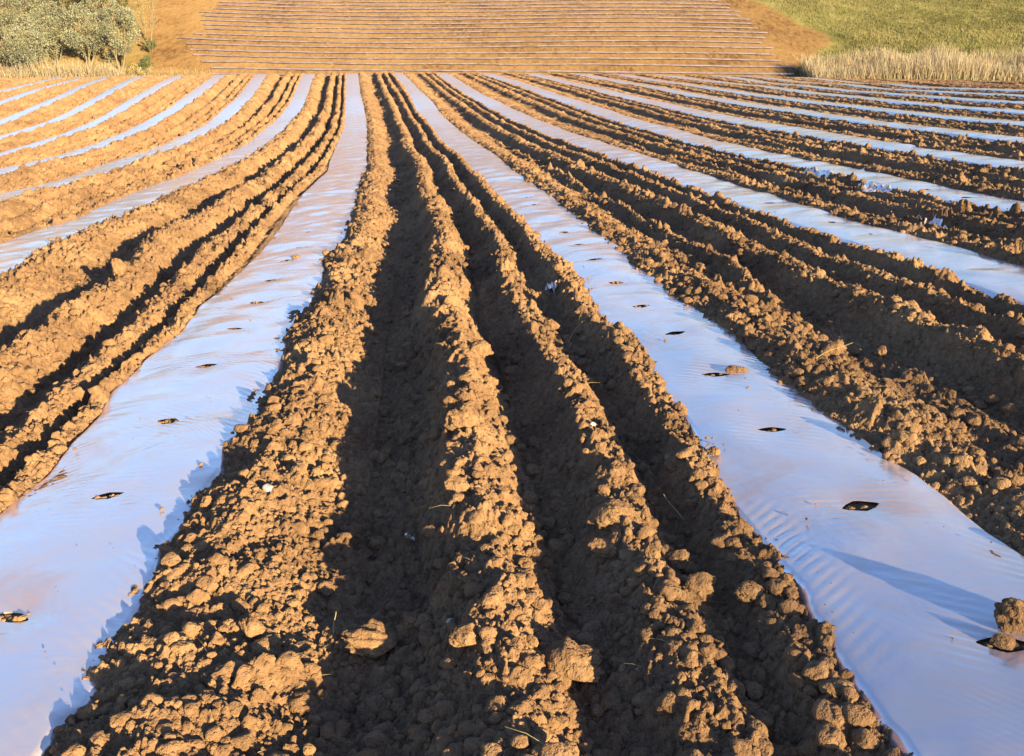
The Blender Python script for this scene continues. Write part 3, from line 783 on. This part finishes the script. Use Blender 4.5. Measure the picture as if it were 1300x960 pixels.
# ------------------------------------------------------------------ trees and shrubs
def limb(V, Fc, p0, p1, r0, r1, n=7):
    p0 = np.array(p0, float); p1 = np.array(p1, float); d = p1 - p0; L_ = np.linalg.norm(d); d /= L_
    a = np.cross(d, (0, 0, 1) if abs(d[2]) < .9 else (1, 0, 0)); a /= np.linalg.norm(a); b = np.cross(d, a)
    rings = 4
    base = len(V); ph = random.random() * 6
    for i in range(rings):
        t = i / (rings - 1); c = p0 + (p1 - p0) * t + a * math.sin(t * 3.1 + ph) * L_ * .04 * (0 < i < rings - 1)
        r = r0 + (r1 - r0) * t
        for q in range(n):
            g = q * 2 * math.pi / n; V.append(c + (a * math.cos(g) + b * math.sin(g)) * r * (1 + .1 * math.sin(q * 2.1 + i)))
    for i in range(rings - 1):
        for q in range(n): Fc.append([base + i * n + q, base + i * n + (q + 1) % n, base + (i + 1) * n + (q + 1) % n, base + (i + 1) * n + q])
def tree(name, px, pybase, wpx, hpx, dist, ca, cb, label, cat='tree', group=None, nleaf=7000, trunk=.13, leaf=.10, open_=1.0, bare=False, clump=None, at=None):
    d = ray(px, pybase); X = d[0] / d[1] * dist; Y = dist; z0 = float(hill(X, Y))
    zc = Y * CT; W = wpx * zc / F * .5; Hh = hpx * zc / F
    if at: X, Y, W, Hh = at; z0 = float(land(X, Y))
    root = empty(name, (X, Y, z0)); tag(root, label, cat, group)
    V, Fc = [], []; tops = []
    nst = random.choice((2, 3, 3))
    for i in range(nst):
        a = i * 6.28 / nst + random.random(); b1 = (math.cos(a) * W * .18, math.sin(a) * W * .18, Hh * trunk)
        limb(V, Fc, (math.cos(a) * .06, math.sin(a) * .06, -.3), b1, .05 * Hh * .35, .035 * Hh * .35)
        for j in range(4):
            a2 = a + random.uniform(-1.2, 1.2); rr = W * random.uniform(.4, .8)
            e = (b1[0] + math.cos(a2) * rr * .7, b1[1] + math.sin(a2) * rr * .7, Hh * random.uniform(.5, .88))
            limb(V, Fc, b1, e, .03 * Hh * .3, .008 * Hh * .3, 5); tops.append(e)
            for q in range(4 if bare else 2):
                e2 = (e[0] + random.uniform(-1, 1) * W * .3, e[1] + random.uniform(-1, 1) * W * .3, min(Hh * .98, e[2] + Hh * random.uniform(.02, .16)))
                limb(V, Fc, e, e2, .008 * Hh * .3, .003 * Hh * .3, 4)
    new_obj('trunk', np.array(V), Fc, BARK, parent=root)
    # crown: clumps on an uneven ellipsoid shell and inside it
    ncl = clump or 46
    cen = []
    zb = Hh * (trunk * .55)
    for i in range(ncl):
        v = RNG.normal(size=3); v /= np.linalg.norm(v); r = RNG.uniform(.45, 1.0) ** .6
        r *= (.82 + .3 * math.sin(v[0] * 3 + px) * math.cos(v[2] * 4 + px * .3))
        cen.append((v[0] * W * r, v[1] * W * r, zb + (Hh - zb) * (.5 + .5 * v[2] * r)))
    cen = np.array(cen); cr = RNG.uniform(.16, .34, ncl) * W; cshade = RNG.uniform(0, 1, ncl)
    idx = RNG.integers(0, ncl, nleaf)
    dv = RNG.normal(size=(nleaf, 3)); dv /= np.linalg.norm(dv, axis=1)[:, None]
    P = cen[idx] + dv * (cr[idx] * RNG.uniform(.35, 1.08, nleaf) ** .5 * open_)[:, None] * np.array([1, 1, .9])
    P = P[P[:, 2] > Hh * .04]; n = len(P); idx = idx[:n]
    up = RNG.normal(size=(n, 3)) * .6 + np.array([0, 0, .8]) + dv[:n] * .7; up /= np.linalg.norm(up, axis=1)[:, None]
    sd = np.cross(up, RNG.normal(size=(n, 3))); sd /= np.linalg.norm(sd, axis=1)[:, None] + 1e-6
    ll = leaf * RNG.uniform(.8, 1.9, n)[:, None]; ww = leaf * RNG.uniform(.35, .6, n)[:, None]
    Q = np.stack([P - sd * ww, P + up * ll * .5 - sd * 0 + sd * ww, P + up * ll * 1.1 + sd * ww * .2, P + up * ll * .5 - sd * ww], 1)
    Fq = np.arange(n * 4).reshape(n, 4)
    o = new_obj('crown', Q.reshape(-1, 3), Fq, LEAF, parent=root, smooth=False)
    t = np.clip(.5 * cshade[idx] + .5 * RNG.random(n), 0, 1)
    color_attr(o, np.repeat(mixc(ca, cb, t), 4, axis=0))
    return root
OA, OB = (.09, .09, .072), (.33, .315, .25)
DA, DB = (.03, .04, .02), (.08, .095, .045)
G = 'olive trees on the left of the far slope'
tree('olive_tree', 35, 97, 84, 72, 103, OA, OB, 'low broad grey green tree nearest the reeds at the left edge', group=G, nleaf=9000)
tree('olive_tree', 74, 84, 58, 78, 107, OA, OB, 'rounded grey green tree right behind the low broad one', group=G, nleaf=9000)
tree('olive_tree', 114, 88, 68, 80, 106, OA, OB, 'large ball shaped grey green tree in the middle of the grove', group=G, nleaf=10000)
tree('olive_tree', 154, 90, 56, 92, 105, OA, OB, 'tall grey green tree at the right end of the grove', group=G, nleaf=8500)
tree('olive_tree', 10, 72, 66, 80, 112, OA, OB, 'grey green tree behind the low broad one in the left corner', group=G, nleaf=8000)
tree('olive_tree', 46, 50, 54, 66, 116, OA, OB, 'grey green tree in the second row behind the rounded one', group=G, nleaf=7000)
tree('dark_tree', 88, 46, 62, 80, 122, DA, DB, 'dark green tree showing between the two middle olive crowns', group='dark trees behind the grove', nleaf=7000)
tree('dark_tree', 140, 52, 66, 90, 120, DA, DB, 'dark green tree above the tall right hand olive', group='dark trees behind the grove', nleaf=7000)
tree('dark_tree', 20, 26, 70, 60, 128, DA, DB, 'dark green tree at the top left corner', group='dark trees behind the grove', nleaf=6000)
tree('bare_tree', 190, 60, 34, 84, 112, (.26, .18, .10), (.42, .32, .2), 'thin brownish nearly leafless tree at the grove edge', group=None, nleaf=700, bare=True, leaf=.07)
tree('green_shrub', 184, 84, 24, 24, 104, (.08, .085, .045), (.17, .175, .085), 'small bright green shrub at the edge of the bare slope', 'shrub', nleaf=2200, leaf=.08, trunk=.1, clump=16)
tree('green_shrub', 190, 52, 20, 22, 110, (.08, .085, .045), (.16, .16, .08), 'little green shrub below the leafless tree', 'shrub', nleaf=1200, leaf=.08, trunk=.1, clump=12)
tree('dry_bush', 172, 98, 40, 22, 101, (.26, .17, .08), (.45, .36, .2), 'low brown dry bush right of the left reeds', 'shrub', nleaf=1800, leaf=.07, trunk=.1, clump=14)

# ------------------------------------------------------------------ light, sky, camera
# unseen tree added behind the viewer to cast soft shade over the nearest soil
RNG = np.random.default_rng(99); random.seed(99)
_a, _b = 2.6 - 40, 1.7
_tx, _ty = -.5 * _a + .866 * _b, .866 * _a + .5 * _b
tree('olive_tree', 650, 400, 10, 10, 100, OA, OB, 'unseen broad olive tree added behind the viewer to shade the foreground', nleaf=12000, leaf=.14, clump=70,
     at=(_tx, _ty, 3.3, 40 * math.tan(rad(10.4)) - float(land(_tx, _ty)) + .0))
SUN_AZ = rad(32); SUN_EL = rad(10.4)        # sun low behind the viewer, to the right
sd = np.array([math.sin(SUN_AZ) * math.cos(SUN_EL), -math.cos(SUN_AZ) * math.cos(SUN_EL), math.sin(SUN_EL)])
from mathutils import Vector
li = bpy.data.lights.new('sun', 'SUN'); li.energy = 4.7; li.angle = rad(.53); li.color = (1.0, .83, .38)
lo = bpy.data.objects.new('sun', li); COL.objects.link(lo)
lo.rotation_euler = Vector(sd.tolist()).to_track_quat('Z', 'Y').to_euler()
w = bpy.data.worlds.new('World'); scn.world = w; w.use_nodes = True
nt = w.node_tree; bg = nt.nodes['Background']
sky = nt.nodes.new('ShaderNodeTexSky'); sky.sky_type = 'NISHITA'; sky.sun_disc = False
sky.sun_elevation = SUN_EL; sky.sun_rotation = math.atan2(sd[0], sd[1]); sky.altitude = 200; sky.air_density = 1.0; sky.dust_density = 0.4; sky.ozone_density = 2.6
nt.links.new(sky.outputs[0], bg.inputs[0]); bg.inputs[1].default_value = .083

cam = bpy.data.cameras.new('camera'); co = bpy.data.objects.new('camera', cam); COL.objects.link(co)
cam.sensor_width = 36; cam.lens = 36 * F / 1300; cam.shift_y = -(480 - 435) / 1300.0; cam.clip_end = 2000; cam.clip_start = .05
co.location = (0, 0, EYE); co.rotation_euler = (rad(90) - TH, 0, 0)
scn.camera = co
scn.view_settings.view_transform = 'Standard'; scn.view_settings.look = 'None'; scn.view_settings.gamma = 1
scn.view_settings.exposure = 2.02
scn.cycles.max_bounces = 6; scn.cycles.transparent_max_bounces = 8
